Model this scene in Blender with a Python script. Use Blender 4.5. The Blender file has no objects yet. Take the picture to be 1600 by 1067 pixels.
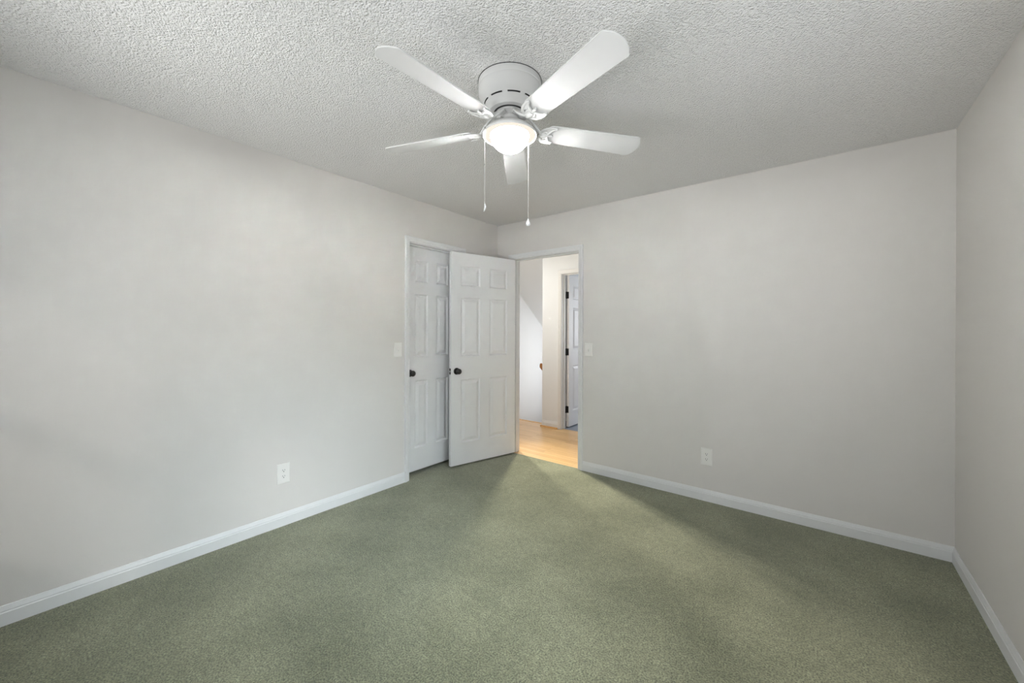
import bpy, bmesh, math, random
from mathutils import Vector, Matrix
random.seed(4)
scene = bpy.context.scene
COL = scene.collection
R = math.radians

# ------------------------------------------------------------------ camera, world, lights, exposure
W, D, H, TW = 3.392, 3.76, 2.44, 0.115        # room width, depth, height, wall thickness (m)
camd = bpy.data.cameras.new('camera')
cam = bpy.data.objects.new('camera', camd)
COL.objects.link(cam)
FPX = 616.34
camd.sensor_fit = 'HORIZONTAL'
camd.sensor_width = 36.0
camd.lens = FPX / 1600 * 36.0
camd.shift_y = (517.8 - 533.5) / 1600
camd.clip_start = 0.02
yaw, pitch, roll = 0.670413, -0.00124, 0.00316
fw = Vector((-math.sin(yaw) * math.cos(pitch), math.cos(yaw) * math.cos(pitch), math.sin(pitch)))
rt = Vector((math.cos(yaw), math.sin(yaw), 0))
up = rt.cross(fw)
r2 = math.cos(roll) * rt + math.sin(roll) * up
u2 = -math.sin(roll) * rt + math.cos(roll) * up
M4 = Matrix((r2, u2, -fw)).transposed().to_4x4()
M4.translation = Vector((2.8147, -3.2910, 1.2949))
cam.matrix_world = M4
scene.camera = cam

scene.view_settings.view_transform = 'Standard'
scene.view_settings.look = 'None'
scene.view_settings.gamma = 1.0
scene.view_settings.use_curve_mapping = False
scene.view_settings.exposure = 0.10

world = bpy.data.worlds.new('world')
scene.world = world
world.use_nodes = True
bg = world.node_tree.nodes['Background']
bg.inputs[0].default_value = (0.75, 0.86, 1.0, 1)
bg.inputs[1].default_value = 1.0


def area(name, loc, direction, sx, sy, power, color, spread=180):
    l = bpy.data.lights.new(name, 'AREA')
    l.shape = 'RECTANGLE'
    l.size, l.size_y, l.energy, l.color = sx, sy, power, color
    l.spread = R(spread)
    o = bpy.data.objects.new(name, l)
    COL.objects.link(o)
    o.location = loc
    o.rotation_euler = Vector(direction).to_track_quat('-Z', 'Y').to_euler()
    return o


def point(name, loc, power, color, radius):
    l = bpy.data.lights.new(name, 'POINT')
    l.energy, l.color, l.shadow_soft_size = power, color, radius
    o = bpy.data.objects.new(name, l)
    COL.objects.link(o)
    o.location = loc
    return o


def spot(name, loc, direction, power, color, cone, radius):
    l = bpy.data.lights.new(name, 'SPOT')
    l.energy, l.color, l.spot_size, l.spot_blend, l.shadow_soft_size = power, color, R(cone), 1.0, radius
    o = bpy.data.objects.new(name, l)
    COL.objects.link(o)
    o.location = loc
    o.rotation_euler = Vector(direction).to_track_quat('-Z', 'Y').to_euler()
    return o


# rear windows: (x0, x1, z0, z1) in the wall behind the camera; side window: (y0, y1, z0, z1) in the right wall, out of frame
WIN_REAR = (0.55, 1.50, 0.62, 1.98)
WIN_REAR_ADDED = (1.95, 2.90, 0.62, 1.98)  # added second rear opening, placed to brighten the right-hand walls
WIN_SIDE = (-2.85, -1.50, 0.62, 1.98)
DAY = (0.90, 0.96, 1.0)
area('rear_window_daylight', (1.025, -D - TW - 0.08, 1.30), (0.25, 1, 0.15), 0.95, 1.36, 11, DAY)
area('rear_right_fill', (2.425, -D - TW - 0.08, 1.30), (-0.1, 1, 0.30), 0.95, 1.36, 13, DAY)  # added fill light for the doorway wall and the right wall
area('side_window_daylight', (W + TW + 0.08, (WIN_SIDE[0] + WIN_SIDE[1]) / 2, 1.30), (-1, 0.35, 0.30), 1.35, 1.36, 10.5, (0.90, 0.955, 1.0))
area('side_window_skylight', (W + TW + 0.09, -2.15, 1.45), (-3.05, 0.15, -1.45), 0.9, 0.8, 6.5, (0.78, 0.91, 1.0), 45)
# added fill lights outside, aimed up through the rear windows to brighten the ceiling
area('ceiling_fill_far', (1.7, -D - 5.0, -1.0), (0, 1, 0.45), 8.0, 4.0, 390, (1.0, 0.99, 0.96))
area('ceiling_fill_rear', (1.2, -D - 1.6, -0.1), (0, 1, 0.75), 2.4, 1.6, 50, (1.0, 0.99, 0.96))
# low soft sunlight slanting through the left rear window onto the left wall
sl = bpy.data.lights.new('sunlight', 'SUN')
sl.energy, sl.angle, sl.color = 0.35, R(5), (1, 0.97, 0.92)
so = bpy.data.objects.new('sunlight', sl)
COL.objects.link(so)
so.rotation_euler = Vector((-1.45, 1.0, -0.85)).to_track_quat('-Z', 'Y').to_euler()
SX = -0.208     # stairwell right wall
# hall ceiling lamp, stairwell lamp and daylight in the room across the hall
spot('hall_lamp', (0.0, 0.53, 2.40), (0.95, -1.45, -2.2), 225, (1.0, 0.945, 0.83), 80, 0.03)
spot('stair_lamp', (-0.75, 0.76, 2.40), (1.85, -1.35, -2.4), 225, (1.0, 0.945, 0.83), 62, 0.05)
area('stair_lamp_glow', (-0.75, 0.72, 2.40), (0.15, -0.1, -1), 0.12, 0.12, 8, (1.0, 0.985, 0.97), 170)
area('stairwell_fill', (SX - 0.02, 2.4, 0.75), (-1, -0.2, 0.0), 0.6, 1.5, 14, (0.99, 0.99, 1.0))  # added light on the hidden side wall, brightens the stairwell's left wall
area('far_room_daylight', (1.6, 3.6, 1.5), (-0.4, -1, -0.1), 1.2, 1.2, 28, (0.93, 0.96, 1.0))


# ------------------------------------------------------------------ helpers
def s2l(c):
    return tuple((v / 12.92 if v <= 0.04045 else ((v + 0.055) / 1.055) ** 2.4) for v in [x / 255 for x in c])


def mat(name, rgb, rough=0.5, metallic=0.0, spec=0.5, bumps=(), mottle=None, emit=None):
    """rgb: sRGB 0-255. bumps: (scale, strength, distance). mottle: (scale, amount)"""
    m = bpy.data.materials.new(name)
    m.use_nodes = True
    nt = m.node_tree
    b = nt.nodes['Principled BSDF']
    b.inputs['Base Color'].default_value = (*s2l(rgb), 1)
    b.inputs['Roughness'].default_value = rough
    b.inputs['Metallic'].default_value = metallic
    b.inputs['Specular IOR Level'].default_value = spec
    tc = nt.nodes.new('ShaderNodeTexCoord')
    if mottle:
        n = nt.nodes.new('ShaderNodeTexNoise')
        n.inputs['Scale'].default_value = mottle[0]
        n.inputs['Detail'].default_value = 4
        nt.links.new(tc.outputs['Object'], n.inputs['Vector'])
        cr = nt.nodes.new('ShaderNodeValToRGB')
        k = mottle[1]
        base = s2l(rgb)
        cr.color_ramp.elements[0].position = 0.3
        cr.color_ramp.elements[1].position = 0.7
        cr.color_ramp.elements[0].color = (*[v * (1 - k) for v in base], 1)
        cr.color_ramp.elements[1].color = (*[min(1, v * (1 + k)) for v in base], 1)
        nt.links.new(n.outputs['Fac'], cr.inputs['Fac'])
        nt.links.new(cr.outputs['Color'], b.inputs['Base Color'])
    prev = None
    for sc, st, dist in bumps:
        n = nt.nodes.new('ShaderNodeTexNoise')
        n.inputs['Scale'].default_value = sc
        n.inputs['Detail'].default_value = 3
        nt.links.new(tc.outputs['Object'], n.inputs['Vector'])
        bp = nt.nodes.new('ShaderNodeBump')
        bp.inputs['Strength'].default_value = st
        bp.inputs['Distance'].default_value = dist
        nt.links.new(n.outputs['Fac'], bp.inputs['Height'])
        if prev:
            nt.links.new(prev.outputs['Normal'], bp.inputs['Normal'])
        prev = bp
    if prev:
        nt.links.new(prev.outputs['Normal'], b.inputs['Normal'])
    if emit:
        b.inputs['Emission Color'].default_value = (*emit[0], 1)
        b.inputs['Emission Strength'].default_value = emit[1]
    return m


def tag(o, label=None, cat=None, group=None, kind=None):
    if label: o['label'] = label
    if cat: o['category'] = cat
    if group: o['group'] = group
    if kind: o['kind'] = kind
    return o


def empty(name, loc=(0, 0, 0), rotz=0.0):
    o = bpy.data.objects.new(name, None)
    o.empty_display_size = 0.1
    COL.objects.link(o)
    o.location = loc
    o.rotation_euler = (0, 0, rotz)
    return o


class MB:
    """collects verts and faces; build() links them as one mesh object"""
    def __init__(self):
        self.v, self.f, self.mi = [], [], []
        self.cur = 0

    def add(self, verts, faces):
        k = len(self.v)
        self.v += [tuple(p) for p in verts]
        self.f += [tuple(i + k for i in f) for f in faces]
        self.mi += [self.cur] * len(faces)
        return self

    def box(self, x0, x1, y0, y1, z0, z1):
        return self.add([(x, y, z) for z in (z0, z1) for y in (y0, y1) for x in (x0, x1)],
                        [(0, 2, 3, 1), (4, 5, 7, 6), (0, 1, 5, 4), (2, 6, 7, 3), (0, 4, 6, 2), (1, 3, 7, 5)])

    def lathe(self, prof, seg=48, c=(0, 0, 0), axis='Z', closed_ends=True, skip=None):
        """prof: list of (r, h)"""
        vs, fs = [], []
        n = len(prof)
        for i in range(seg):
            a = 2 * math.pi * i / seg
            for r, h in prof:
                p = (r * math.cos(a), r * math.sin(a), h)
                if axis == 'Y': p = (p[0], p[2], -p[1])
                if axis == 'X': p = (p[2], p[0], p[1])
                vs.append((p[0] + c[0], p[1] + c[1], p[2] + c[2]))
        for i in range(seg):
            j = (i + 1) % seg
            for k in range(n - 1):
                if skip and skip(i, k): continue
                fs.append((i * n + k, j * n + k, j * n + k + 1, i * n + k + 1))
        if closed_ends:
            if prof[0][0] > 1e-5: fs.append(tuple(i * n for i in reversed(range(seg))))
            if prof[-1][0] > 1e-5: fs.append(tuple(i * n + n - 1 for i in range(seg)))
        return self.add(vs, fs)

    def tube(self, pts, rads, seg=10, flat=1.0, upv=(0, 0, 1)):
        """swept tube through pts with a radius each; flat scales it along upv"""
        pts = [Vector(p) for p in pts]
        if not hasattr(rads, '__len__'): rads = [rads] * len(pts)
        vs, fs = [], []
        U = Vector(upv)
        for i, p in enumerate(pts):
            t = (pts[min(i + 1, len(pts) - 1)] - pts[max(i - 1, 0)]).normalized()
            s = t.cross(U)
            if s.length < 1e-4: s = t.cross(Vector((1, 0, 0)))
            s.normalize()
            w = s.cross(t).normalized()
            for k in range(seg):
                a = 2 * math.pi * k / seg
                vs.append(p + s * math.cos(a) * rads[i] + w * math.sin(a) * rads[i] * flat)
        n = len(pts)
        for i in range(n - 1):
            for k in range(seg):
                j = (k + 1) % seg
                fs.append((i * seg + k, i * seg + j, (i + 1) * seg + j, (i + 1) * seg + k))
        fs.append(tuple(reversed(range(seg))))
        fs.append(tuple((n - 1) * seg + k for k in range(seg)))
        return self.add(vs, fs)

    def prism(self, poly, fn):
        """poly: 2D points; fn(u, v, t) maps to 3D, extruded t=0..1"""
        n = len(poly)
        vs = [fn(u, v, 0) for u, v in poly] + [fn(u, v, 1) for u, v in poly]
        fs = [tuple(reversed(range(n))), tuple(range(n, 2 * n))]
        fs += [(i, (i + 1) % n, n + (i + 1) % n, n + i) for i in range(n)]
        return self.add(vs, fs)

    def build(self, name, m, parent=None, smooth=None, bevel=0, loc=None, weld=True):
        me = bpy.data.meshes.new(name)
        me.from_pydata(self.v, [], self.f)
        ms = m if isinstance(m, (list, tuple)) else [m]
        for x in ms: me.materials.append(x)
        me.polygons.foreach_set('material_index', self.mi)
        bm = bmesh.new()
        bm.from_mesh(me)
        if weld: bmesh.ops.remove_doubles(bm, verts=bm.verts, dist=1e-6)
        bmesh.ops.recalc_face_normals(bm, faces=bm.faces)
        if smooth is not None:
            for f in bm.faces: f.smooth = True
            for e in bm.edges:
                if len(e.link_faces) != 2: e.smooth = False
                elif e.calc_face_angle(0) > R(smooth): e.smooth = False
        bm.to_mesh(me)
        bm.free()
        o = bpy.data.objects.new(name, me)
        COL.objects.link(o)
        if parent: o.parent = parent
        if loc: o.location = loc
        if bevel:
            b = o.modifiers.new('bevel', 'BEVEL')
            b.width, b.segments, b.limit_method = bevel, 2, 'ANGLE'
        return o


def struct(name, mb, m, label, cat, smooth=None, bevel=0, parent=None, weld=True):
    o = mb.build(name, m, parent, smooth, bevel, weld=weld)
    return tag(o, label, cat, kind='structure') if parent is None else o


# ------------------------------------------------------------------ materials
M = {}
M['wall'] = mat('greige_wall_paint', (212, 208, 203), 0.6, spec=0.3, bumps=[(260, 0.12, 0.002)])
M['hallwall'] = mat('white_hall_paint', (221, 223, 224), 0.6, spec=0.3, bumps=[(260, 0.1, 0.002)])
M['trim'] = mat('white_trim_paint', (220, 220, 219), 0.38)
M['door'] = mat('white_door_paint', (228, 228, 228), 0.42, bumps=[(420, 0.05, 0.001)])
M['plate'] = mat('white_plastic', (229, 227, 222), 0.35)
M['dark'] = mat('dark_slot', (40, 38, 36), 0.7)
M['black'] = mat('black_metal', (14, 13, 13), 0.32, spec=0.6)
M['fan'] = mat('white_fan_enamel', (214, 213, 211), 0.6, spec=0.2)
M['blade'] = mat('white_fan_blade', (217, 216, 214), 0.6, spec=0.2)
M['motor'] = mat('dark_motor', (70, 70, 70), 0.6)
M['steel'] = mat('steel', (190, 190, 188), 0.3, metallic=1.0)
M['chain'] = mat('chain_metal', (200, 198, 194), 0.5, metallic=0.0)
M['glassfob'] = mat('white_glass_fob', (240, 240, 240), 0.08)
M['rail'] = mat('brown_wood_rail', (150, 100, 48), 0.4, mottle=(30, 0.2))
M['oaktrim'] = mat('oak_strip', (200, 152, 92), 0.4, mottle=(30, 0.12))
M['bluecarpet'] = mat('blue_grey_carpet', (150, 158, 170), 0.95, spec=0.1, bumps=[(300, 0.4, 0.004)])
BULB_LOW, BULB_HIGH = 28.0, 1180.0
M['bulb'] = mat('lit_frosted_glass', (250, 248, 244), 0.3, emit=((0.985, 0.99, 1.0), 165.0))
M['ring'] = mat('lit_glass_flange', (0, 0, 0), 0.8, spec=0.0, emit=((1.0, 0.885, 0.765), 0.98))


def ceiling_mat():
    m = mat('popcorn_ceiling', (241, 239, 237), 0.9, spec=0.15)
    nt = m.node_tree
    b = nt.nodes['Principled BSDF']
    tc = nt.nodes.new('ShaderNodeTexCoord')
    n1 = nt.nodes.new('ShaderNodeTexNoise'); n1.inputs['Scale'].default_value = 105; n1.inputs['Detail'].default_value = 3
    n1.inputs['Roughness'].default_value = 0.55
    v = nt.nodes.new('ShaderNodeTexVoronoi'); v.inputs['Scale'].default_value = 130
    mp = nt.nodes.new('ShaderNodeMapRange'); mp.inputs[1].default_value = 0.6; mp.inputs[2].default_value = 0.0
    ad = nt.nodes.new('ShaderNodeMath'); ad.operation = 'MULTIPLY_ADD'; ad.inputs[1].default_value = 0.45
    nt.links.new(tc.outputs['Object'], n1.inputs['Vector'])
    nt.links.new(tc.outputs['Object'], v.inputs['Vector'])
    nt.links.new(v.outputs['Distance'], mp.inputs[0])
    nt.links.new(mp.outputs[0], ad.inputs[0])
    nt.links.new(n1.outputs['Fac'], ad.inputs[2])
    bp = nt.nodes.new('ShaderNodeBump')
    bp.inputs['Strength'].default_value = 1.0
    bp.inputs['Distance'].default_value = 0.009
    nt.links.new(ad.outputs[0], bp.inputs['Height'])
    nt.links.new(bp.outputs['Normal'], b.inputs['Normal'])
    return m


def carpet_mat():
    m = mat('sage_green_carpet', (118, 124, 102), 0.95, spec=0.08)
    nt = m.node_tree
    b = nt.nodes['Principled BSDF']
    b.inputs['Sheen Weight'].default_value = 0.3
    b.inputs['Sheen Roughness'].default_value = 0.5
    L = nt.links.new
    tc = nt.nodes.new('ShaderNodeTexCoord')
    # worn / traffic mottling
    big = nt.nodes.new('ShaderNodeTexNoise'); big.inputs['Scale'].default_value = 1.9; big.inputs['Detail'].default_value = 5
    big.inputs['Roughness'].default_value = 0.62
    L(tc.outputs['Object'], big.inputs['Vector'])
    r1 = nt.nodes.new('ShaderNodeValToRGB')
    e = r1.color_ramp.elements
    e[0].position, e[1].position = 0.36, 0.64
    e[0].color = (*s2l((111, 113, 87)), 1)
    e[1].color = (*s2l((133, 134, 107)), 1)
    L(big.outputs['Fac'], r1.inputs['Fac'])
    # tufts
    fine = nt.nodes.new('ShaderNodeTexNoise'); fine.inputs['Scale'].default_value = 150; fine.inputs['Detail'].default_value = 5
    fine.inputs['Roughness'].default_value = 0.7
    L(tc.outputs['Object'], fine.inputs['Vector'])
    r2_ = nt.nodes.new('ShaderNodeMapRange')
    r2_.inputs[1].default_value, r2_.inputs[2].default_value = 0.39, 0.61
    r2_.inputs[3].default_value, r2_.inputs[4].default_value = 0.42, 1.58
    L(fine.outputs['Fac'], r2_.inputs[0])
    mid = nt.nodes.new('ShaderNodeTexNoise'); mid.inputs['Scale'].default_value = 34; mid.inputs['Detail'].default_value = 4
    L(tc.outputs['Object'], mid.inputs['Vector'])
    r3 = nt.nodes.new('ShaderNodeMapRange')
    r3.inputs[1].default_value, r3.inputs[2].default_value = 0.3, 0.7
    r3.inputs[3].default_value, r3.inputs[4].default_value = 0.84, 1.16
    L(mid.outputs['Fac'], r3.inputs[0])
    mu = nt.nodes.new('ShaderNodeMath'); mu.operation = 'MULTIPLY'
    L(r2_.outputs[0], mu.inputs[0]); L(r3.outputs[0], mu.inputs[1])
    vm = nt.nodes.new('ShaderNodeVectorMath'); vm.operation = 'SCALE'
    L(r1.outputs['Color'], vm.inputs[0]); L(mu.outputs[0], vm.inputs['Scale'])
    L(vm.outputs[0], b.inputs['Base Color'])
    bp = nt.nodes.new('ShaderNodeBump')
    bp.inputs['Strength'].default_value = 0.8
    bp.inputs['Distance'].default_value = 0.006
    L(fine.outputs['Fac'], bp.inputs['Height'])
    L(bp.outputs['Normal'], b.inputs['Normal'])
    return m


def oak_mat():
    m = mat('honey_oak_boards', (216, 165, 92), 0.28, spec=0.5)
    nt = m.node_tree
    b = nt.nodes['Principled BSDF']
    L = nt.links.new
    tc = nt.nodes.new('ShaderNodeTexCoord')
    br = nt.nodes.new('ShaderNodeTexBrick')
    br.inputs['Scale'].default_value = 1.0
    br.inputs['Brick Width'].default_value = 0.9
    br.inputs['Row Height'].default_value = 0.057
    br.inputs['Mortar Size'].default_value = 0.0008
    br.inputs['Bias'].default_value = 0.0
    br.inputs['Color1'].default_value = (*s2l((214, 176, 122)), 1)
    br.inputs['Color2'].default_value = (*s2l((196, 154, 98)), 1)
    br.inputs['Mortar'].default_value = (*s2l((120, 78, 36)), 1)
    L(tc.outputs['Object'], br.inputs['Vector'])
    mp = nt.nodes.new('ShaderNodeMapping'); mp.inputs['Scale'].default_value = (3, 60, 1)
    L(tc.outputs['Object'], mp.inputs['Vector'])
    n = nt.nodes.new('ShaderNodeTexNoise'); n.inputs['Scale'].default_value = 1.0; n.inputs['Detail'].default_value = 5
    L(mp.outputs[0], n.inputs['Vector'])
    r = nt.nodes.new('ShaderNodeMapRange')
    r.inputs[1].default_value, r.inputs[2].default_value, r.inputs[3].default_value, r.inputs[4].default_value = 0.3, 0.7, 0.86, 1.12
    L(n.outputs['Fac'], r.inputs[0])
    vm = nt.nodes.new('ShaderNodeVectorMath'); vm.operation = 'SCALE'
    L(br.outputs['Color'], vm.inputs[0]); L(r.outputs[0], vm.inputs['Scale'])
    L(vm.outputs[0], b.inputs['Base Color'])
    return m


M['ceiling'] = ceiling_mat()
M['carpet'] = carpet_mat()
M['oak'] = oak_mat()


def pane_mat():
    m = bpy.data.materials.new('window_glass')
    m.use_nodes = True
    nt = m.node_tree
    nt.nodes.clear()
    o = nt.nodes.new('ShaderNodeOutputMaterial')
    t = nt.nodes.new('ShaderNodeBsdfTransparent')
    g = nt.nodes.new('ShaderNodeBsdfGlossy'); g.inputs['Roughness'].default_value = 0.02
    mx = nt.nodes.new('ShaderNodeMixShader'); mx.inputs[0].default_value = 0.06
    nt.links.new(t.outputs[0], mx.inputs[1]); nt.links.new(g.outputs[0], mx.inputs[2])
    nt.links.new(mx.outputs[0], o.inputs['Surface'])
    return m


M['pane'] = pane_mat()

# ------------------------------------------------------------------ openings
EX0, EX1, EZ = 0.220, 0.999, 2.050           # bedroom doorway in the back wall (jamb faces)
CY0, CY1, CZ = -1.168, -0.552, 2.058         # second doorway in the left wall
FX0, FX1, FZ, FY = 0.098, 0.862, 2.045, 1.19  # doorway across the hall (wall face at y = FY)
JT = 0.018                                   # jamb board thickness

# ------------------------------------------------------------------ room shell
f = MB().box(0, W, -D, 0, -0.12, 0)
f.box(EX0, EX1, 0, 0.012, -0.12, 0)
struct('floor', f, M['carpet'], 'sage green cut-pile carpet covering the bedroom floor', 'carpet')
struct('ceiling', MB().box(0, W, -D, 0, H, H + 0.12), M['ceiling'], 'white popcorn-textured bedroom ceiling above the fan', 'ceiling')
w = MB()
w.box(-TW, 0, -D, CY0 - JT, 0, H).box(-TW, 0, CY1 + JT, 0, 0, H).box(-TW, 0, CY0 - JT, CY1 + JT, CZ + JT, H)
struct('wall_left', w, M['wall'], 'long greige wall on the left of the bedroom', 'wall')
w = MB()
w.box(-TW, EX0 - JT, 0, TW, 0, H).box(EX1 + JT, W + TW, 0, TW, 0, H).box(EX0 - JT, EX1 + JT, 0, TW, EZ + JT, H)
struct('wall_back', w, M['wall'], 'greige wall with the open doorway to the hall', 'wall')
w = MB()
y0, y1, z0, z1 = WIN_SIDE
w.box(W, W + TW, -D, y0, 0, H).box(W, W + TW, y1, 0, 0, H).box(W, W + TW, y0, y1, 0, z0).box(W, W + TW, y0, y1, z1, H)
struct('wall_right', w, M['wall'], 'greige wall at the right edge of the bedroom', 'wall')
x0, x1, z0, z1 = WIN_REAR
x2, x3 = WIN_REAR_ADDED[:2]
w = MB()
w.box(-TW, x0, -D - TW, -D, 0, H).box(x1, x2, -D - TW, -D, 0, H).box(x3, W + TW, -D - TW, -D, 0, H)
for p, q in ((x0, x1), (x2, x3)):
    w.box(p, q, -D - TW, -D, 0, z0).box(p, q, -D - TW, -D, z1, H)
struct('wall_rear', w, M['wall'], 'greige wall behind the camera holding a window and an added window', 'wall')


def sash_window(n, a, b, z0, z1, fn, label):
    """fn(u, d, z): u along the wall, d outwards from the room face"""
    def bx(mb, u0, u1, d0, d1, e0, e1):
        mb.add([fn(u, d, z) for z in (e0, e1) for d in (d0, d1) for u in (u0, u1)],
               [(0, 2, 3, 1), (4, 5, 7, 6), (0, 1, 5, 4), (2, 6, 7, 3), (0, 4, 6, 2), (1, 3, 7, 5)])
    t, zm = 0.045, (z0 + z1) / 2
    fr = MB()
    bx(fr, a, a + t, 0.03, 0.075, z0, z1); bx(fr, b - t, b, 0.03, 0.075, z0, z1)
    bx(fr, a + t, b - t, 0.03, 0.075, z0, z0 + t); bx(fr, a + t, b - t, 0.03, 0.075, z1 - t, z1)
    bx(fr, a + t, b - t, 0.03, 0.075, zm - 0.03, zm + 0.03)
    o = struct('window_%d' % n, fr, M['trim'], label, 'window')
    p = MB()
    bx(p, a + t, b - t, 0.05, 0.055, z0 + t, zm - 0.03); bx(p, a + t, b - t, 0.05, 0.055, zm + 0.03, z1 - t)
    p.build('pane', M['pane'], o)
    sl2 = MB()
    bx(sl2, a - 0.05, b + 0.05, -0.05, 0.0, z0 - 0.03, z0 - 0.001)
    sl2.build('sill', M['trim'], o, bevel=0.004)


sash_window(1, WIN_REAR[0], WIN_REAR[1], WIN_REAR[2], WIN_REAR[3], lambda u, d, z: (u, -D - d, z), 'white sash window behind the camera, nearer the left wall')
sash_window(3, *WIN_REAR_ADDED, lambda u, d, z: (u, -D - d, z), 'added unseen white sash window behind the camera, nearer the right wall')  # added window, the opening for the right-hand fill light
sash_window(2, WIN_SIDE[0], WIN_SIDE[1], WIN_SIDE[2], WIN_SIDE[3], lambda u, d, z: (W + d, u, z), 'white sash window in the right wall beside the camera')

# baseboards
BP = [(0, 0), (0.012, 0), (0.012, 0.056), (0.0095, 0.060), (0.0095, 0.066), (0.0075, 0.071), (0.0045, 0.083), (0.0035, 0.086), (0, 0.086)]


def base(mb, a, b, fn):
    """fn(u, t, z)"""
    return mb.prism(BP, lambda t, z, k: fn(a if k == 0 else b, t, z))


CW = 0.046      # casing width
BL = base(MB(), -D, CY0 - 0.006 - CW, lambda u, t, z: (t, u, z))
base(BL, CY1 + 0.006 + CW, 0, lambda u, t, z: (t, u, z))
struct('baseboard_left', BL, M['trim'], 'white baseboard along the left wall', 'baseboard', smooth=20)
BB = base(MB(), EX1 + 0.006 + CW, W, lambda u, t, z: (u, -t, z))
base(BB, 0.012, EX0 - 0.006 - CW, lambda u, t, z: (u, -t, z))
struct('baseboard_back', BB, M['trim'], 'white baseboard along the doorway wall right of the door', 'baseboard', smooth=20)
struct('baseboard_right', base(MB(), -D, -0.012, lambda u, t, z: (W - t, u, z)), M['trim'], 'white baseboard along the right wall', 'baseboard', smooth=20)
struct('baseboard_rear', base(MB(), 0.012, W - 0.012, lambda u, t, z: (u, -D + t, z)), M['trim'], 'white baseboard below the windows behind the camera', 'baseboard', smooth=20)

# casings (mitred moulding round an opening) and jamb linings with stops
CP = [(0, 0), (0, 0.009), (0.004, 0.0105), (0.018, 0.0115), (0.022, 0.0145), (0.036, 0.0175), (0.042, 0.018), (0.046, 0.016), (0.046, 0)]


def casing(mb, a, b, top, fn):
    a -= 0.006; b += 0.006; top += 0.006
    n = len(CP)
    vs = []
    for stn in range(4):
        for w_, t in CP:
            u = a - w_ if stn < 2 else b + w_
            z = 0 if stn in (0, 3) else top + w_
            vs.append(fn(u, t, z))
    fs = []
    for s in range(3):
        for i in range(n):
            j = (i + 1) % n
            fs.append((s * n + i, s * n + j, (s + 1) * n + j, (s + 1) * n + i))
    fs += [tuple(range(n)), tuple(3 * n + i for i in reversed(range(n)))]
    return mb.add(vs, fs)


def jamb(mb, a, b, top, d0, d1, s0, s1, fn):
    """lining between depth d0..d1, stop strip between s0..s1; fn(u, d, z)"""
    def bx(u0, u1, e0, e1, z0, z1):
        ps = [fn(u, d, z) for z in (z0, z1) for d in (e0, e1) for u in (u0, u1)]
        mb.add(ps, [(0, 2, 3, 1), (4, 5, 7, 6), (0, 1, 5, 4), (2, 6, 7, 3), (0, 4, 6, 2), (1, 3, 7, 5)])
    bx(a - JT, a, d0, d1, 0, top + JT); bx(b, b + JT, d0, d1, 0, top + JT); bx(a, b, d0, d1, top, top + JT)
    p = 0.011
    bx(a, a + p, s0, s1, 0, top); bx(b - p, b, s0, s1, 0, top); bx(a + p, b - p, s0, s1, top - p, top)
    return mb


# doorway in the back wall
c = casing(MB(), EX0, EX1, EZ, lambda u, t, z: (u, -t, z))
jamb(c, EX0, EX1, EZ, 0, TW, 0.038, 0.072, lambda u, d, z: (u, d, z))
casing(c, EX0, EX1, EZ, lambda u, t, z: (u, TW + t, z))
struct('trim_1', c, M['trim'], 'white door frame round the open doorway to the hall', 'door frame', smooth=25, weld=False)
# doorway in the left wall
c = casing(MB(), CY0, CY1, CZ, lambda u, t, z: (t, u, z))
jamb(c, CY0, CY1, CZ, 0, TW, 0.045, 0.079, lambda u, d, z: (-d, u, z))
struct('trim_2', c, M['trim'], 'white door frame round the closed door in the left wall', 'door frame', smooth=25, weld=False)
# doorway across the hall
c = casing(MB(), FX0, FX1, FZ, lambda u, t, z: (u, FY - t, z))
jamb(c, FX0, FX1, FZ, 0, TW, 0.045, 0.079, lambda u, d, z: (u, FY + d, z))
struct('trim_3', c, M['trim'], 'white door frame seen across the hall with black hinges', 'door frame', smooth=25, weld=False)


# ------------------------------------------------------------------ six-panel doors
def leaf_mesh(w, h, cols, rows, t=0.035):
    """cols: [(x0,x1)..], rows: [(z0,z1)..]; face y=0 and y=t; moulded raised panels on both"""
    mb = MB()
    xs = sorted({0, w, *[v for c in cols for v in c]})
    zs = sorted({0, h, *[v for r in rows for v in r]})
    for y, sg in ((0, 1), (t, -1)):
        for i in range(len(xs) - 1):
            for j in range(len(zs) - 1):
                x0, x1, z0, z1 = xs[i], xs[i + 1], zs[j], zs[j + 1]
                if (x0, x1) in cols and (z0, z1) in rows:
                    loops = []
                    for ins, dep in ((0, 0), (0.004, 0.004), (0.011, 0.0115), (0.016, 0.0120), (0.041, 0.0035), (0.044, 0.0020)):
                        loops.append([(x0 + ins, y + sg * dep, z0 + ins), (x1 - ins, y + sg * dep, z0 + ins),
                                      (x1 - ins, y + sg * dep, z1 - ins), (x0 + ins, y + sg * dep, z1 - ins)])
                    vs = [p for l in loops for p in l]
                    fs = []
                    for k in range(len(loops) - 1):
                        for q in range(4):
                            fs.append((k * 4 + q, k * 4 + (q + 1) % 4, k * 4 + 4 + (q + 1) % 4, k * 4 + 4 + q))
                    fs.append(tuple((len(loops) - 1) * 4 + q for q in range(4)))
                    mb.add(vs, fs)
                else:
                    mb.add([(x0, y, z0), (x1, y, z0), (x1, y, z1), (x0, y, z1)], [(0, 1, 2, 3)])
    for i in range(len(xs) - 1):
        for z in (0, h):
            mb.add([(xs[i], 0, z), (xs[i + 1], 0, z), (xs[i + 1], t, z), (xs[i], t, z)], [(0, 1, 2, 3)])
    for j in range(len(zs) - 1):
        for x in (0, w):
            mb.add([(x, 0, zs[j]), (x, t, zs[j]), (x, t, zs[j + 1]), (x, 0, zs[j + 1])], [(0, 1, 2, 3)])
    return mb


ROWS = [(0.205, 0.812), (1.032, 1.597), (1.707, 1.902)]


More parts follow.
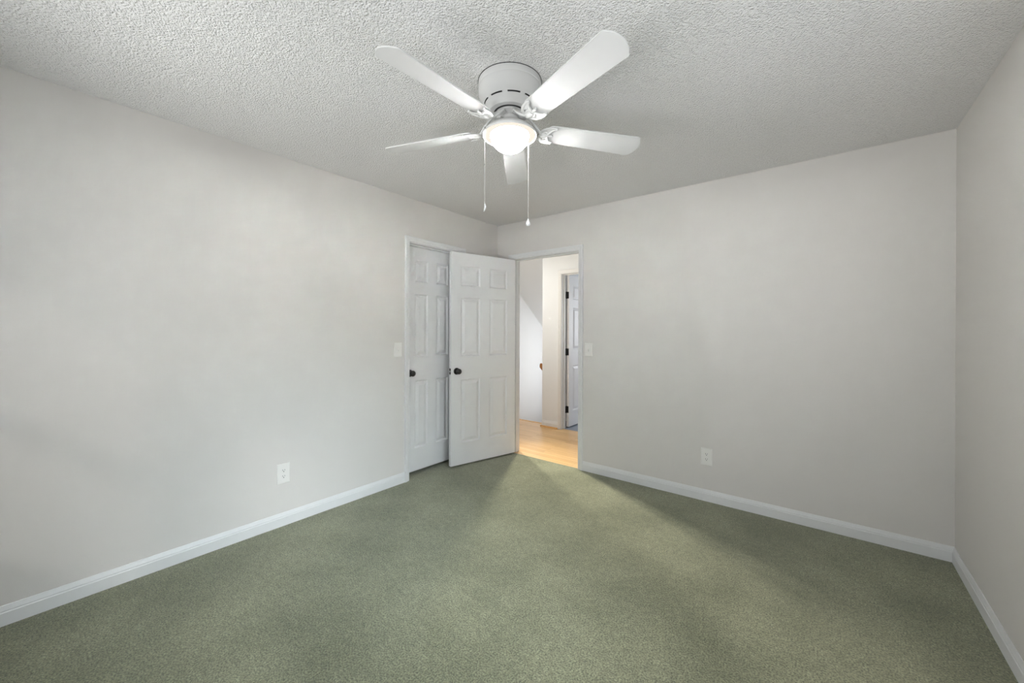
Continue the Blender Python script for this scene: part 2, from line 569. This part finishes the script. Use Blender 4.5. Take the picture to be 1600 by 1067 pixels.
def knob(parent, x, z, y, sgn):
    """black round knob with rosette, standing out along sgn*y"""
    k = MB().lathe([(0.0115, 0.006), (0.0105, 0.024), (0.014, 0.030), (0.0225, 0.034), (0.0262, 0.042), (0.0262, 0.050), (0.023, 0.057), (0.015, 0.061), (0.0, 0.062)], 32)
    r = MB().lathe([(0.0325, 0.0), (0.0325, 0.003), (0.029, 0.007), (0.012, 0.009), (0.0, 0.009)], 32)
    m = lambda p: (x + p[0], y + sgn * p[2], z + p[1])
    k.v = [m(p) for p in k.v]; r.v = [m(p) for p in r.v]
    o = k.build('knob', M['black'], parent, smooth=40)
    r.build('rosette', M['black'], o, smooth=40)
    return o


def hinge(parent, pts_plate, barrel, z):
    """plates: list of boxes (x0,x1,y0,y1); barrel (x,y)"""
    mb = MB()
    for x0, x1, y0, y1 in pts_plate:
        mb.box(x0, x1, y0, y1, z - 0.045, z + 0.045)
    mb.lathe([(0.0, -0.050), (0.004, -0.049), (0.0065, -0.045), (0.0065, -0.0155), (0.0058, -0.015), (0.0065, -0.0145), (0.0065, 0.0145), (0.0058, 0.015),
              (0.0065, 0.0155), (0.0065, 0.045), (0.004, 0.049), (0.0, 0.050)], 14, (barrel[0], barrel[1], z))
    return mb.build('hinge', M['black'], parent, smooth=40)


# door 1: bedroom door swung open against the left wall
TH = R(104.5)
cols = [(0.105, 0.323), (0.434, 0.652)]
d1 = leaf_mesh(0.757, 2.025, cols, ROWS).build('door_1', M['door'], None, smooth=12)
d1.location = (EX0 + 0.003, -0.004, 0.017)
d1.rotation_euler = (0, 0, -TH)
tag(d1, 'white six-panel bedroom door standing open beside the hall doorway', 'door', kind='structure')
knob(d1, 0.757 - 0.060, 0.895, 0.035, 1)
knob(d1, 0.757 - 0.060, 0.895, 0.0, -1)
lp = MB().box(0.757, 0.7585, 0.005, 0.030, 0.895 - 0.0285, 0.895 + 0.0285).build('latch_plate', M['black'], d1, bevel=0.0006)
MB().prism([(0.7585, 0.011), (0.769, 0.022), (0.7585, 0.024)], lambda x, y, k: (x, y, 0.895 + (-0.006 if k == 0 else 0.006))).build('latch_bolt', M['steel'], lp)
for z in (0.23, 1.03, 1.80):
    hinge(d1, [(-0.0015, 0, 0.003, 0.032)], (-0.003, -0.005), z)

# door 2: closed door in the left wall, set back at the far side of its frame
w2 = CY1 - CY0 - 0.006
cols2 = [(0.118, 0.266), (0.366, 0.513)]
d2 = leaf_mesh(w2, 2.022, cols2, ROWS).build('door_2', M['door'], None, smooth=12)
d2.location = (-0.080, CY0 + 0.003, 0.030)
d2.rotation_euler = (0, 0, R(90))      # local x -> +y, local y -> -x
tag(d2, 'white six-panel door closed in the left wall, partly behind the open door', 'door', kind='structure')
knob(d2, 0.060, 0.885, 0.0, -1)
knob(d2, 0.060, 0.885, 0.035, 1)

# door 3: door across the hall, swung into the far room
d3 = leaf_mesh(0.755, 2.025, cols, ROWS).build('door_3', M['door'], None, smooth=12)
d3.location = (FX0 + 0.006, FY + TW + 0.006, 0.016)
d3.rotation_euler = (0, 0, R(90))      # local x -> +y, local y -> -x ; shift so the body lies at x>jamb
d3.location.x += 0.035
tag(d3, 'white six-panel door across the hall, opened inward on black hinges', 'door', kind='structure')
for z in (0.23, 1.00, 1.76):
    hinge(d3, [(-0.002, 0.0, 0.004, 0.034), (-0.042, -0.008, 0.0375, 0.0395)], (-0.004, 0.036), z)
knob(d3, 0.695, 0.895, 0.0, -1)
knob(d3, 0.695, 0.895, 0.035, 1)


# ------------------------------------------------------------------ hall, stairwell and far room
SX0, SX1, NY = -1.20, -0.208, 1.325         # stairwell side walls and top nosing
HX1 = 3.0
struct('floor_hall', MB().box(SX0, HX1, 0.012, FY, -0.12, -0.003).box(SX0, SX1, FY, NY, -0.12, -0.003).box(FX0, FX1, FY, FY + 0.05, -0.12, -0.003),
       M['oak'], 'honey-coloured oak strip floor of the hall beyond the doorway', 'floor')
struct('trim_4', MB().box(SX0, SX1, NY - 0.03, NY + 0.02, -0.028, 0.001), M['oaktrim'], 'oak nosing at the top of the stairs', 'stair nosing', bevel=0.006)
st = MB()
rise, run = 0.19, 0.24
for k in range(12):
    st.box(SX0, SX1, NY + k * run, NY + (k + 1) * run, -2.6, -(k + 1) * rise)
struct('trim_5', st, M['oak'], 'oak stairs going down from the hall', 'stairs')
struct('wall_stair_left', MB().box(SX0 - 0.1, SX0, TW, 5.3, -2.6, H), M['hallwall'], 'white stairwell wall seen through the doorway', 'wall')
struct('wall_stair_right', MB().box(SX1, SX1 + 0.1, FY + TW, 5.3, -2.6, H), M['hallwall'], 'white wall on the right of the stairs', 'wall')
struct('wall_stair_end', MB().box(SX0, SX1, 5.2, 5.3, -2.6, H), M['hallwall'], 'white wall at the foot of the stairs', 'wall')
sl_ = 0.792
ce = MB().prism([(1.31, 2.44), (5.2, 2.44 - 3.89 * sl_), (5.2, 2.56 - 3.89 * sl_), (1.31, 2.56)], lambda y, z, k: (SX0 if k == 0 else SX1, y, z))
struct('ceiling_stair', ce, M['hallwall'], 'sloping white ceiling above the stairs', 'ceiling')
struct('ceiling_hall', MB().box(SX0, HX1, TW, FY, H, H + 0.12).box(SX0, SX1, FY, 1.31, H, H + 0.12), M['hallwall'], 'white ceiling of the hall', 'ceiling')
w = MB()
w.box(SX1, FX0 - JT, FY, FY + TW, -0.1, H).box(FX1 + JT, HX1, FY, FY + TW, -0.1, H).box(FX0 - JT, FX1 + JT, FY, FY + TW, FZ + JT, H)
struct('wall_hall', w, M['hallwall'], 'white hall wall with the door across from the bedroom', 'wall')
struct('wall_hall_end', MB().box(HX1, HX1 + 0.1, TW, FY + TW, -0.1, H), M['hallwall'], 'white wall closing the hall on the right', 'wall')
b = base(MB(), SX1, FX0 - 0.006 - CW, lambda u, t, z: (u, FY - t, z))
base(b, FX1 + 0.006 + CW, HX1, lambda u, t, z: (u, FY - t, z))
struct('baseboard_hall', b, M['trim'], 'white baseboard on the hall wall beside the far door frame', 'baseboard', smooth=20)
q = MB().prism([(0.012, -0.003), (0.030, -0.003), (0.029, 0.004), (0.025, 0.010), (0.019, 0.014), (0.012, 0.0155)],
               lambda t, z, k: (SX1 - 0.015 if k == 0 else FX0 - 0.006 - CW, FY - t, z))
struct('trim_6', q, M['oaktrim'], 'oak shoe moulding under the short hall baseboard', 'moulding', smooth=30)
# handrail on the right stairwell wall
hr = empty('handrail', (SX1 - 0.065, 1.26, 0.815))
mb = MB()
prof = [(-0.024, -0.030), (0.024, -0.030), (0.028, -0.008), (0.022, 0.022), (0.008, 0.032), (-0.008, 0.032), (-0.022, 0.022), (-0.028, -0.008)]
mb.prism(prof, lambda x, z, k: (x, 0.0 if k == 0 else 1.8, z - (0 if k == 0 else 1.8 * sl_)))
mb.build('rail', M['rail'], hr, smooth=30)
MB().tube([(0, 0.14, -0.14), (0.0, 0.14, -0.165), (0.02, 0.14, -0.18), (0.065, 0.14, -0.18)], 0.007, 8).build('bracket', M['black'], hr, smooth=40)
tag(hr, 'brown wooden handrail end showing past the hall wall corner', 'handrail')
# far room beyond door 3
struct('floor_far', MB().box(SX1 + 0.1, HX1, FY + 0.05, 4.2, -0.12, -0.002), M['bluecarpet'], 'pale blue-grey floor of the room across the hall', 'floor')
struct('ceiling_far', MB().box(SX1 + 0.1, HX1, FY + TW, 4.2, H, H + 0.12), M['hallwall'], 'white ceiling of the room across the hall', 'ceiling')
struct('wall_far_end', MB().box(SX1 + 0.1, HX1, 4.2, 4.3, -0.1, H), M['hallwall'], 'white far wall of the room across the hall', 'wall')
struct('wall_far_right', MB().box(HX1, HX1 + 0.1, FY + TW, 4.3, -0.1, H), M['hallwall'], 'white side wall of the room across the hall', 'wall')
# shallow space behind door 2
z = MB()
z.box(-1.20, -1.10, -1.6, 0.0, 0, H).box(-1.10, -TW, -1.7, -1.6, 0, H).box(-1.10, -TW, 0.0, 0.1, 0, H).box(-1.10, -TW, -1.6, 0, H, H + 0.1)
struct('wall_closet', z, M['wall'], 'enclosed space behind the closed door', 'wall')
struct('floor_closet', MB().box(-1.10, -TW, -1.6, 0, -0.12, 0).box(-TW, 0, CY0, CY1, -0.12, 0), M['carpet'], 'green carpet running under the closed door', 'carpet')


# ------------------------------------------------------------------ outlets and switches
def wall_thing(name, loc, rotz, label, cat, group):
    """local x along the wall to the right, local -y out of the wall, z up"""
    o = empty(name, loc, rotz)
    return tag(o, label, cat, group)


def plate_mesh(w, h, t=0.006):
    a, b = w / 2, h / 2
    mb = MB()
    vs = []
    for ins, y in ((0, 0), (0, -t * 0.45), (0.002, -t * 0.8), (0.005, -t)):
        vs += [(-a + ins, y, -b + ins), (a - ins, y, -b + ins), (a - ins, y, b - ins), (-a + ins, y, b - ins)]
    fs = []
    for k in range(3):
        for q_ in range(4):
            fs.append((k * 4 + q_, k * 4 + (q_ + 1) % 4, k * 4 + 4 + (q_ + 1) % 4, k * 4 + 4 + q_))
    fs += [(3, 2, 1, 0), (12, 13, 14, 15)]
    return mb.add(vs, fs)


def outlet(loc, rotz, label):
    o = wall_thing('wall_outlet', loc, rotz, label, 'outlet', 'duplex wall outlets')
    plate_mesh(0.080, 0.130).build('cover_plate', M['plate'], o)
    for s in (-1, 1):
        zc = s * 0.0195
        oct_ = [(0.0165 * math.cos(a), zc + 0.0140 * math.sin(a)) for a in [2 * math.pi * k / 24 for k in range(24)]]
        oct_ = [(max(-0.0150, min(0.0150, x)), z_) for x, z_ in oct_]
        so_ = MB().prism(oct_, lambda x, z_, k: (x, -0.0055 if k == 0 else -0.0075, z_)).build('socket', M['plate'], o)
        sm = MB()
        sm.box(-0.0072, -0.0050, -0.0079, -0.007, zc - 0.0005, zc + 0.0085)
        sm.box(0.0050, 0.0072, -0.0079, -0.007, zc + 0.0005, zc + 0.0080)
        sm.lathe([(0.0029, 0), (0.0029, 0.0009), (0, 0.0009)], 14, (0, -0.0079, zc - 0.0062), axis='Y')
        sm.build('slot', M['dark'], so_)
    MB().lathe([(0.0028, 0.0), (0.0028, 0.0012), (0.0018, 0.0018), (0, 0.0018)], 14, (0, -0.0078, 0), axis='Y').build('screw', M['plate'], o, smooth=40)
    return o


def switch(loc, rotz, label):
    o = wall_thing('light_switch', loc, rotz, label, 'light switch', 'toggle light switches')
    plate_mesh(0.076, 0.122).build('cover_plate', M['plate'], o)
    MB().box(-0.0055, 0.0055, -0.0068, -0.0058, -0.0125, 0.0125).build('switch_frame', M['plate'], o, bevel=0.0004)
    t = MB().prism([(-0.0058, -0.0105), (-0.0058, 0.0085), (-0.0165, -0.0060), (-0.0185, -0.0095), (-0.0170, -0.0125)], lambda y, z_, k: (-0.0042 if k == 0 else 0.0042, y, z_))
    t.build('toggle', M['plate'], o, bevel=0.0008)
    for s in (-1, 1):
        MB().lathe([(0.0030, 0.0), (0.0030, 0.0010), (0.0018, 0.0016), (0, 0.0016)], 14, (0, -0.0075, s * 0.030), axis='Y').build('screw', M['plate'], o, smooth=40)
    return o


RL = R(90)      # left wall: local -y -> +x
outlet((0, -2.181, 0.345), RL, 'white duplex outlet low on the left wall')
outlet((2.110, 0, 0.338), 0, 'white duplex outlet low on the wall right of the doorway')
switch((0, -1.287, 1.134), RL, 'white toggle light switch on the left wall beside the closed door frame')
switch((1.108, 0, 1.124), 0, 'white toggle light switch right of the hall doorway')

# ------------------------------------------------------------------ ceiling fan
FXY = (1.669, -1.868)
fan = empty('ceiling_fan', (FXY[0], FXY[1], H))
tag(fan, 'white five-blade flush-mount ceiling fan with lit dome lamp and two pull chains', 'ceiling fan')
# motor housing with a ring of vent slots
SEG = 180
prof = [(0.1445, 0.0), (0.1455, -0.004), (0.1455, -0.026), (0.1432, -0.029), (0.1440, -0.033), (0.1446, -0.045), (0.1430, -0.060),
        (0.1385, -0.074), (0.1310, -0.086), (0.1240, -0.094), (0.1195, -0.0985), (0.1175, -0.1005), (0.1145, -0.1055), (0.1100, -0.111), (0.1030, -0.119), (0.0985, -0.126), (0.0965, -0.134), (0.0945, -0.138), (0.0890, -0.1395), (0.0740, -0.1395), (0.0740, -0.130)]


def vent(i, k):
    if k != 11: return False
    a = (i + 0.5) * 360 / SEG
    d = ((a - (-41.7)) % 40.0)
    d = min(d, 40 - d)
    return d < 14.6


MB().lathe(prof, SEG, skip=vent, closed_ends=False).build('motor_housing', M['fan'], fan, smooth=35)
MB().lathe([(0.142, 0.0), (0.142, -0.0015), (0.1475, -0.0015), (0.1475, 0.0)], 64, closed_ends=False).build('ceiling_gasket', M['dark'], fan, smooth=35)
mo = MB().lathe([(0.085, -0.02), (0.100, -0.06), (0.098, -0.105), (0.080, -0.126), (0.060, -0.136), (0.060, -0.142), (0.0, -0.142)], 48).build('motor', M['motor'], fan, smooth=35)
# flywheel the blade irons screw to
MB().lathe([(0.0, -0.139), (0.062, -0.139), (0.066, -0.142), (0.066, -0.148), (0.060, -0.151), (0.0, -0.151)], 48).build('flywheel', M['fan'], fan, smooth=35)
# switch housing (neck) and its screws
nk = MB().lathe([(0.030, -0.150), (0.030, -0.157), (0.0375, -0.1585), (0.0400, -0.162), (0.0405, -0.180), (0.044, -0.184), (0.044, -0.205), (0.0, -0.205)], 48).build('switch_housing', M['fan'], fan, smooth=35)
for a in (20, 140, 260):
    c_, s_ = math.cos(R(a)), math.sin(R(a))
    MB().tube([(0.039 * c_, 0.039 * s_, -0.174), (0.0475 * c_, 0.0475 * s_, -0.174)], [0.0042, 0.0042], 10).build('screw', M['steel'], nk, smooth=40)
# light pan, glass flange and dome
MB().lathe([(0.040, -0.182), (0.057, -0.1835), (0.0615, -0.187), (0.0640, -0.192), (0.078, -0.200), (0.0965, -0.210), (0.112, -0.221), (0.1210, -0.231), (0.1245, -0.237), (0.1245, -0.2435),
            (0.1228, -0.2448), (0.1212, -0.2430), (0.1205, -0.234), (0.100, -0.222), (0.040, -0.206)], 72, closed_ends=False).build('lamp_pan', M['fan'], fan, smooth=35)
gl = MB().lathe([(0.0, -0.2335), (0.1203, -0.2335), (0.1203, -0.2405), (0.1180, -0.2418), (0.0880, -0.2410), (0.0880, -0.2360), (0.0, -0.2360)], 72).build('glass_flange', M['ring'], fan, smooth=35)
dome = [(0.0890, -0.2395)]
for k in range(1, 17):
    a = R(90 * k / 16)
    dome.append((0.0890 * math.cos(a) ** 0.86 if k < 16 else 0.0, -0.2440 - 0.0720 * math.sin(a) ** 1.06))
MB().lathe(dome, 64).build('lamp_dome', M['bulb'], fan, smooth=60)

# dome glow set brightest in its upper band to keep the blade irons shaded
nt_ = M['bulb'].node_tree
tc_ = nt_.nodes.new('ShaderNodeTexCoord')
sx_ = nt_.nodes.new('ShaderNodeSeparateXYZ')
mr_ = nt_.nodes.new('ShaderNodeMapRange')
mr_.interpolation_type = 'SMOOTHSTEP'
mr_.inputs[1].default_value, mr_.inputs[2].default_value = -0.264, -0.247
mr_.inputs[3].default_value, mr_.inputs[4].default_value = BULB_LOW, BULB_HIGH
nt_.links.new(tc_.outputs['Object'], sx_.inputs[0])
nt_.links.new(sx_.outputs['Z'], mr_.inputs[0])
nt_.links.new(mr_.outputs[0], nt_.nodes['Principled BSDF'].inputs['Emission Strength'])

# blades and blade irons
BZ = -0.208          # blade mid-plane below ceiling
PITCH = R(-13.2)


def blade_outline():
    pts = []
    r0, r1, w0, w1 = 0.182, 0.676, 0.054, 0.067
    pts += [(r0 + 0.004, -w0 + 0.004), (r0 + 0.020, -w0 - 0.0006)]
    rc = 0.014
    # outer end: straight sides, rounded corners, gently bowed tip
    for k in range(7):
        a = R(-90 + 78 * k / 6)
        pts.append((r1 - 0.022 - rc + rc * math.cos(a), -w1 + rc + rc * math.sin(a)))
    for k in range(1, 10):
        v = -1 + 2 * k / 10
        pts.append((r1 - 0.020 * v * v, v * (w1 - rc * 0.8)))
    for k in range(7):
        a = R(12 + 78 * k / 6)
        pts.append((r1 - 0.022 - rc + rc * math.cos(a), w1 - rc + rc * math.sin(a)))
    pts += [(r0 + 0.020, w0 + 0.0006), (r0 + 0.004, w0 - 0.004), (r0, w0 - 0.012), (r0, -w0 + 0.012)]
    return pts


def frame(ang, pit):
    e = Vector((math.cos(ang), math.sin(ang), 0))
    n = Vector((-math.sin(ang), math.cos(ang), 0))
    n2 = n * math.cos(pit) + Vector((0, 0, math.sin(pit)))
    u = e.cross(n2)
    return e, n2, u


def bez(p0, p1, p2, p3, n=10):
    out = []
    for i in range(n + 1):
        t = i / n
        out.append(tuple((1 - t) ** 3 * a + 3 * (1 - t) ** 2 * t * b_ + 3 * (1 - t) * t * t * c_ + t ** 3 * d for a, b_, c_, d in zip(p0, p1, p2, p3)))
    return out


for ang_d in (-91.1, -18.9, 54.1, 124.3, 197.8):
    e, n2, u = frame(R(ang_d), PITCH)
    O = Vector((0, 0, BZ))
    P = lambda r, w_, t: O + e * r + n2 * w_ + u * t
    bl = MB().prism(blade_outline(), lambda r, w_, k: P(r, w_, -0.003 if k == 0 else 0.003)).build('blade', M['blade'], fan, smooth=30, bevel=0.0012)
    # iron: neck from the flywheel curling out and down, then a winged trident under the blade
    ir = MB()
    T = -0.0065          # underside of blade
    nvec = Vector((-math.sin(R(ang_d)), math.cos(R(ang_d)), 0))
    Q = lambda r, w_, z_: e * r + nvec * w_ + Vector((0, 0, z_))
    ir.prism([(0.040, -0.016), (0.066, -0.017), (0.066, 0.017), (0.040, 0.016)], lambda r, w_, k: Q(r, w_, -0.150 if k == 0 else -0.156))
    for s in (-1, 1):     # two curls forming an eye beside the hub
        a0 = Q(0.060, s * 0.010, -0.153)
        a3 = P(0.152, s * 0.006, T - 0.004)
        ir.tube(bez(a0, Q(0.085, s * 0.046, -0.158), Q(0.118, s * 0.032, -0.216), a3, 14), [0.0065] * 8 + [0.0085] * 7, 8, 0.75)
    ir.tube([P(0.140, 0, T - 0.006), P(0.160, 0, T - 0.006), P(0.178, 0, T - 0.004)], [0.011, 0.016, 0.014], 10, 0.4, u)
    # winged plate: scalloped outer edge with one pierced hole on each side of the spine
    for s in (-1, 1):
        outer = bez((0.146, s * 0.006), (0.148, s * 0.034), (0.172, s * 0.054), (0.218, s * 0.050), 14)
        inner = bez((0.176, s * 0.004), (0.196, s * 0.012), (0.186, s * 0.036), (0.218, s * 0.044), 14)
        ir.tube([P(r, w_, T - 0.003) for r, w_ in outer], [0.0085 - 0.0030 * k / 14 for k in range(15)], 8, 0.55, u)
        ir.tube([P(r, w_, T - 0.003) for r, w_ in inner], [0.0085 - 0.0030 * k / 14 for k in range(15)], 8, 0.5, u)
        plate = [outer[k] for k in range(6, 15)] + [inner[k] for k in range(14, 5, -1)]
        ir.prism(plate, lambda r, w_, k: P(r, w_, T - 0.0045 if k == 0 else T - 0.001))
        c3 = bez((0.156, s * 0.012), (0.164, s * 0.022), (0.172, s * 0.022), (0.182, s * 0.016), 6)
        ir.tube([P(r, w_, T - 0.003) for r, w_ in c3], 0.0055, 8, 0.5, u)
    c4 = [(0.168, 0), (0.188, 0), (0.206, 0)]
    ir.tube([P(r, w_, T - 0.003) for r, w_ in c4], [0.012, 0.008, 0.0070], 8, 0.5, u)
    iro = ir.build('blade_iron', M['fan'], fan, smooth=50)
    for r, w_ in ((0.216, -0.047), (0.216, 0.047), (0.206, 0)):
        MB().tube([P(r, w_, T + 0.002), P(r, w_, T - 0.0055), P(r, w_, T - 0.0075)], [0.0055, 0.0055, 0.003], 12, 1.0).build('screw', M['fan'], iro, smooth=40)


# pull chains: beaded chain, connector and pendant
def chain(dx, dy, z_top, z_bot, pendant):
    prof_ = []
    z_ = z_top
    while z_ > z_bot:
        prof_ += [(0.0006, z_), (0.0012, z_ - 0.0012), (0.0012, z_ - 0.0024), (0.0006, z_ - 0.0036)]
        z_ -= 0.0045
    ch = MB().lathe(prof_, 8, (dx, dy, 0)).build('pull_chain', M['chain'], fan, smooth=60)
    k = math.hypot(dx, dy)
    MB().tube([(dx * (1 - 0.012 / k), dy * (1 - 0.012 / k), z_top - 0.003), (dx, dy, z_top - 0.001), (dx, dy, z_top - 0.008)], 0.0026, 8).build('grommet', M['steel'], ch, smooth=50)
    MB().lathe([(0, z_bot + 0.006), (0.0022, z_bot + 0.004), (0.0022, z_bot - 0.003), (0, z_bot - 0.005)], 10, (dx, dy, 0)).build('connector', M['steel'], ch, smooth=50)
    if pendant == 'drop':
        MB().lathe([(0, z_bot), (0.0025, z_bot - 0.003), (0.0045, z_bot - 0.010), (0.0090, z_bot - 0.020), (0.0112, z_bot - 0.027), (0.0100, z_bot - 0.033), (0.0055, z_bot - 0.036), (0, z_bot - 0.037)], 10, (dx, dy, 0)).build('pendant', M['glassfob'], ch, smooth=25)
    else:
        mb_ = MB()
        ps = [(dx + 0.004 * t * t * 0.784 * -1 + 0.004 * math.sin(3.1 * t) * 0.784, dy - 0.004 * t * t * 0.621 + 0.004 * math.sin(3.1 * t) * 0.621, z_bot - 0.037 * t) for t in [i / 8 for i in range(9)]]
        mb_.tube(ps, [0.0014, 0.0028, 0.0038, 0.0042, 0.0042, 0.0040, 0.0034, 0.0024, 0.001], 10, 2.2, (0.621, -0.784, 0))
        mb_.build('pendant', M['glassfob'], ch, smooth=50)
    return ch


ca = chain(-0.047, -0.1195, -0.234, -0.577, 'leaf')
MB().lathe([(0, -0.398), (0.0026, -0.400), (0.0026, -0.405), (0, -0.407)], 10, (-0.047, -0.1195, 0)).build('connector', M['steel'], ca, smooth=50)
chain(0.018, 0.122, -0.236, -0.600, 'drop')
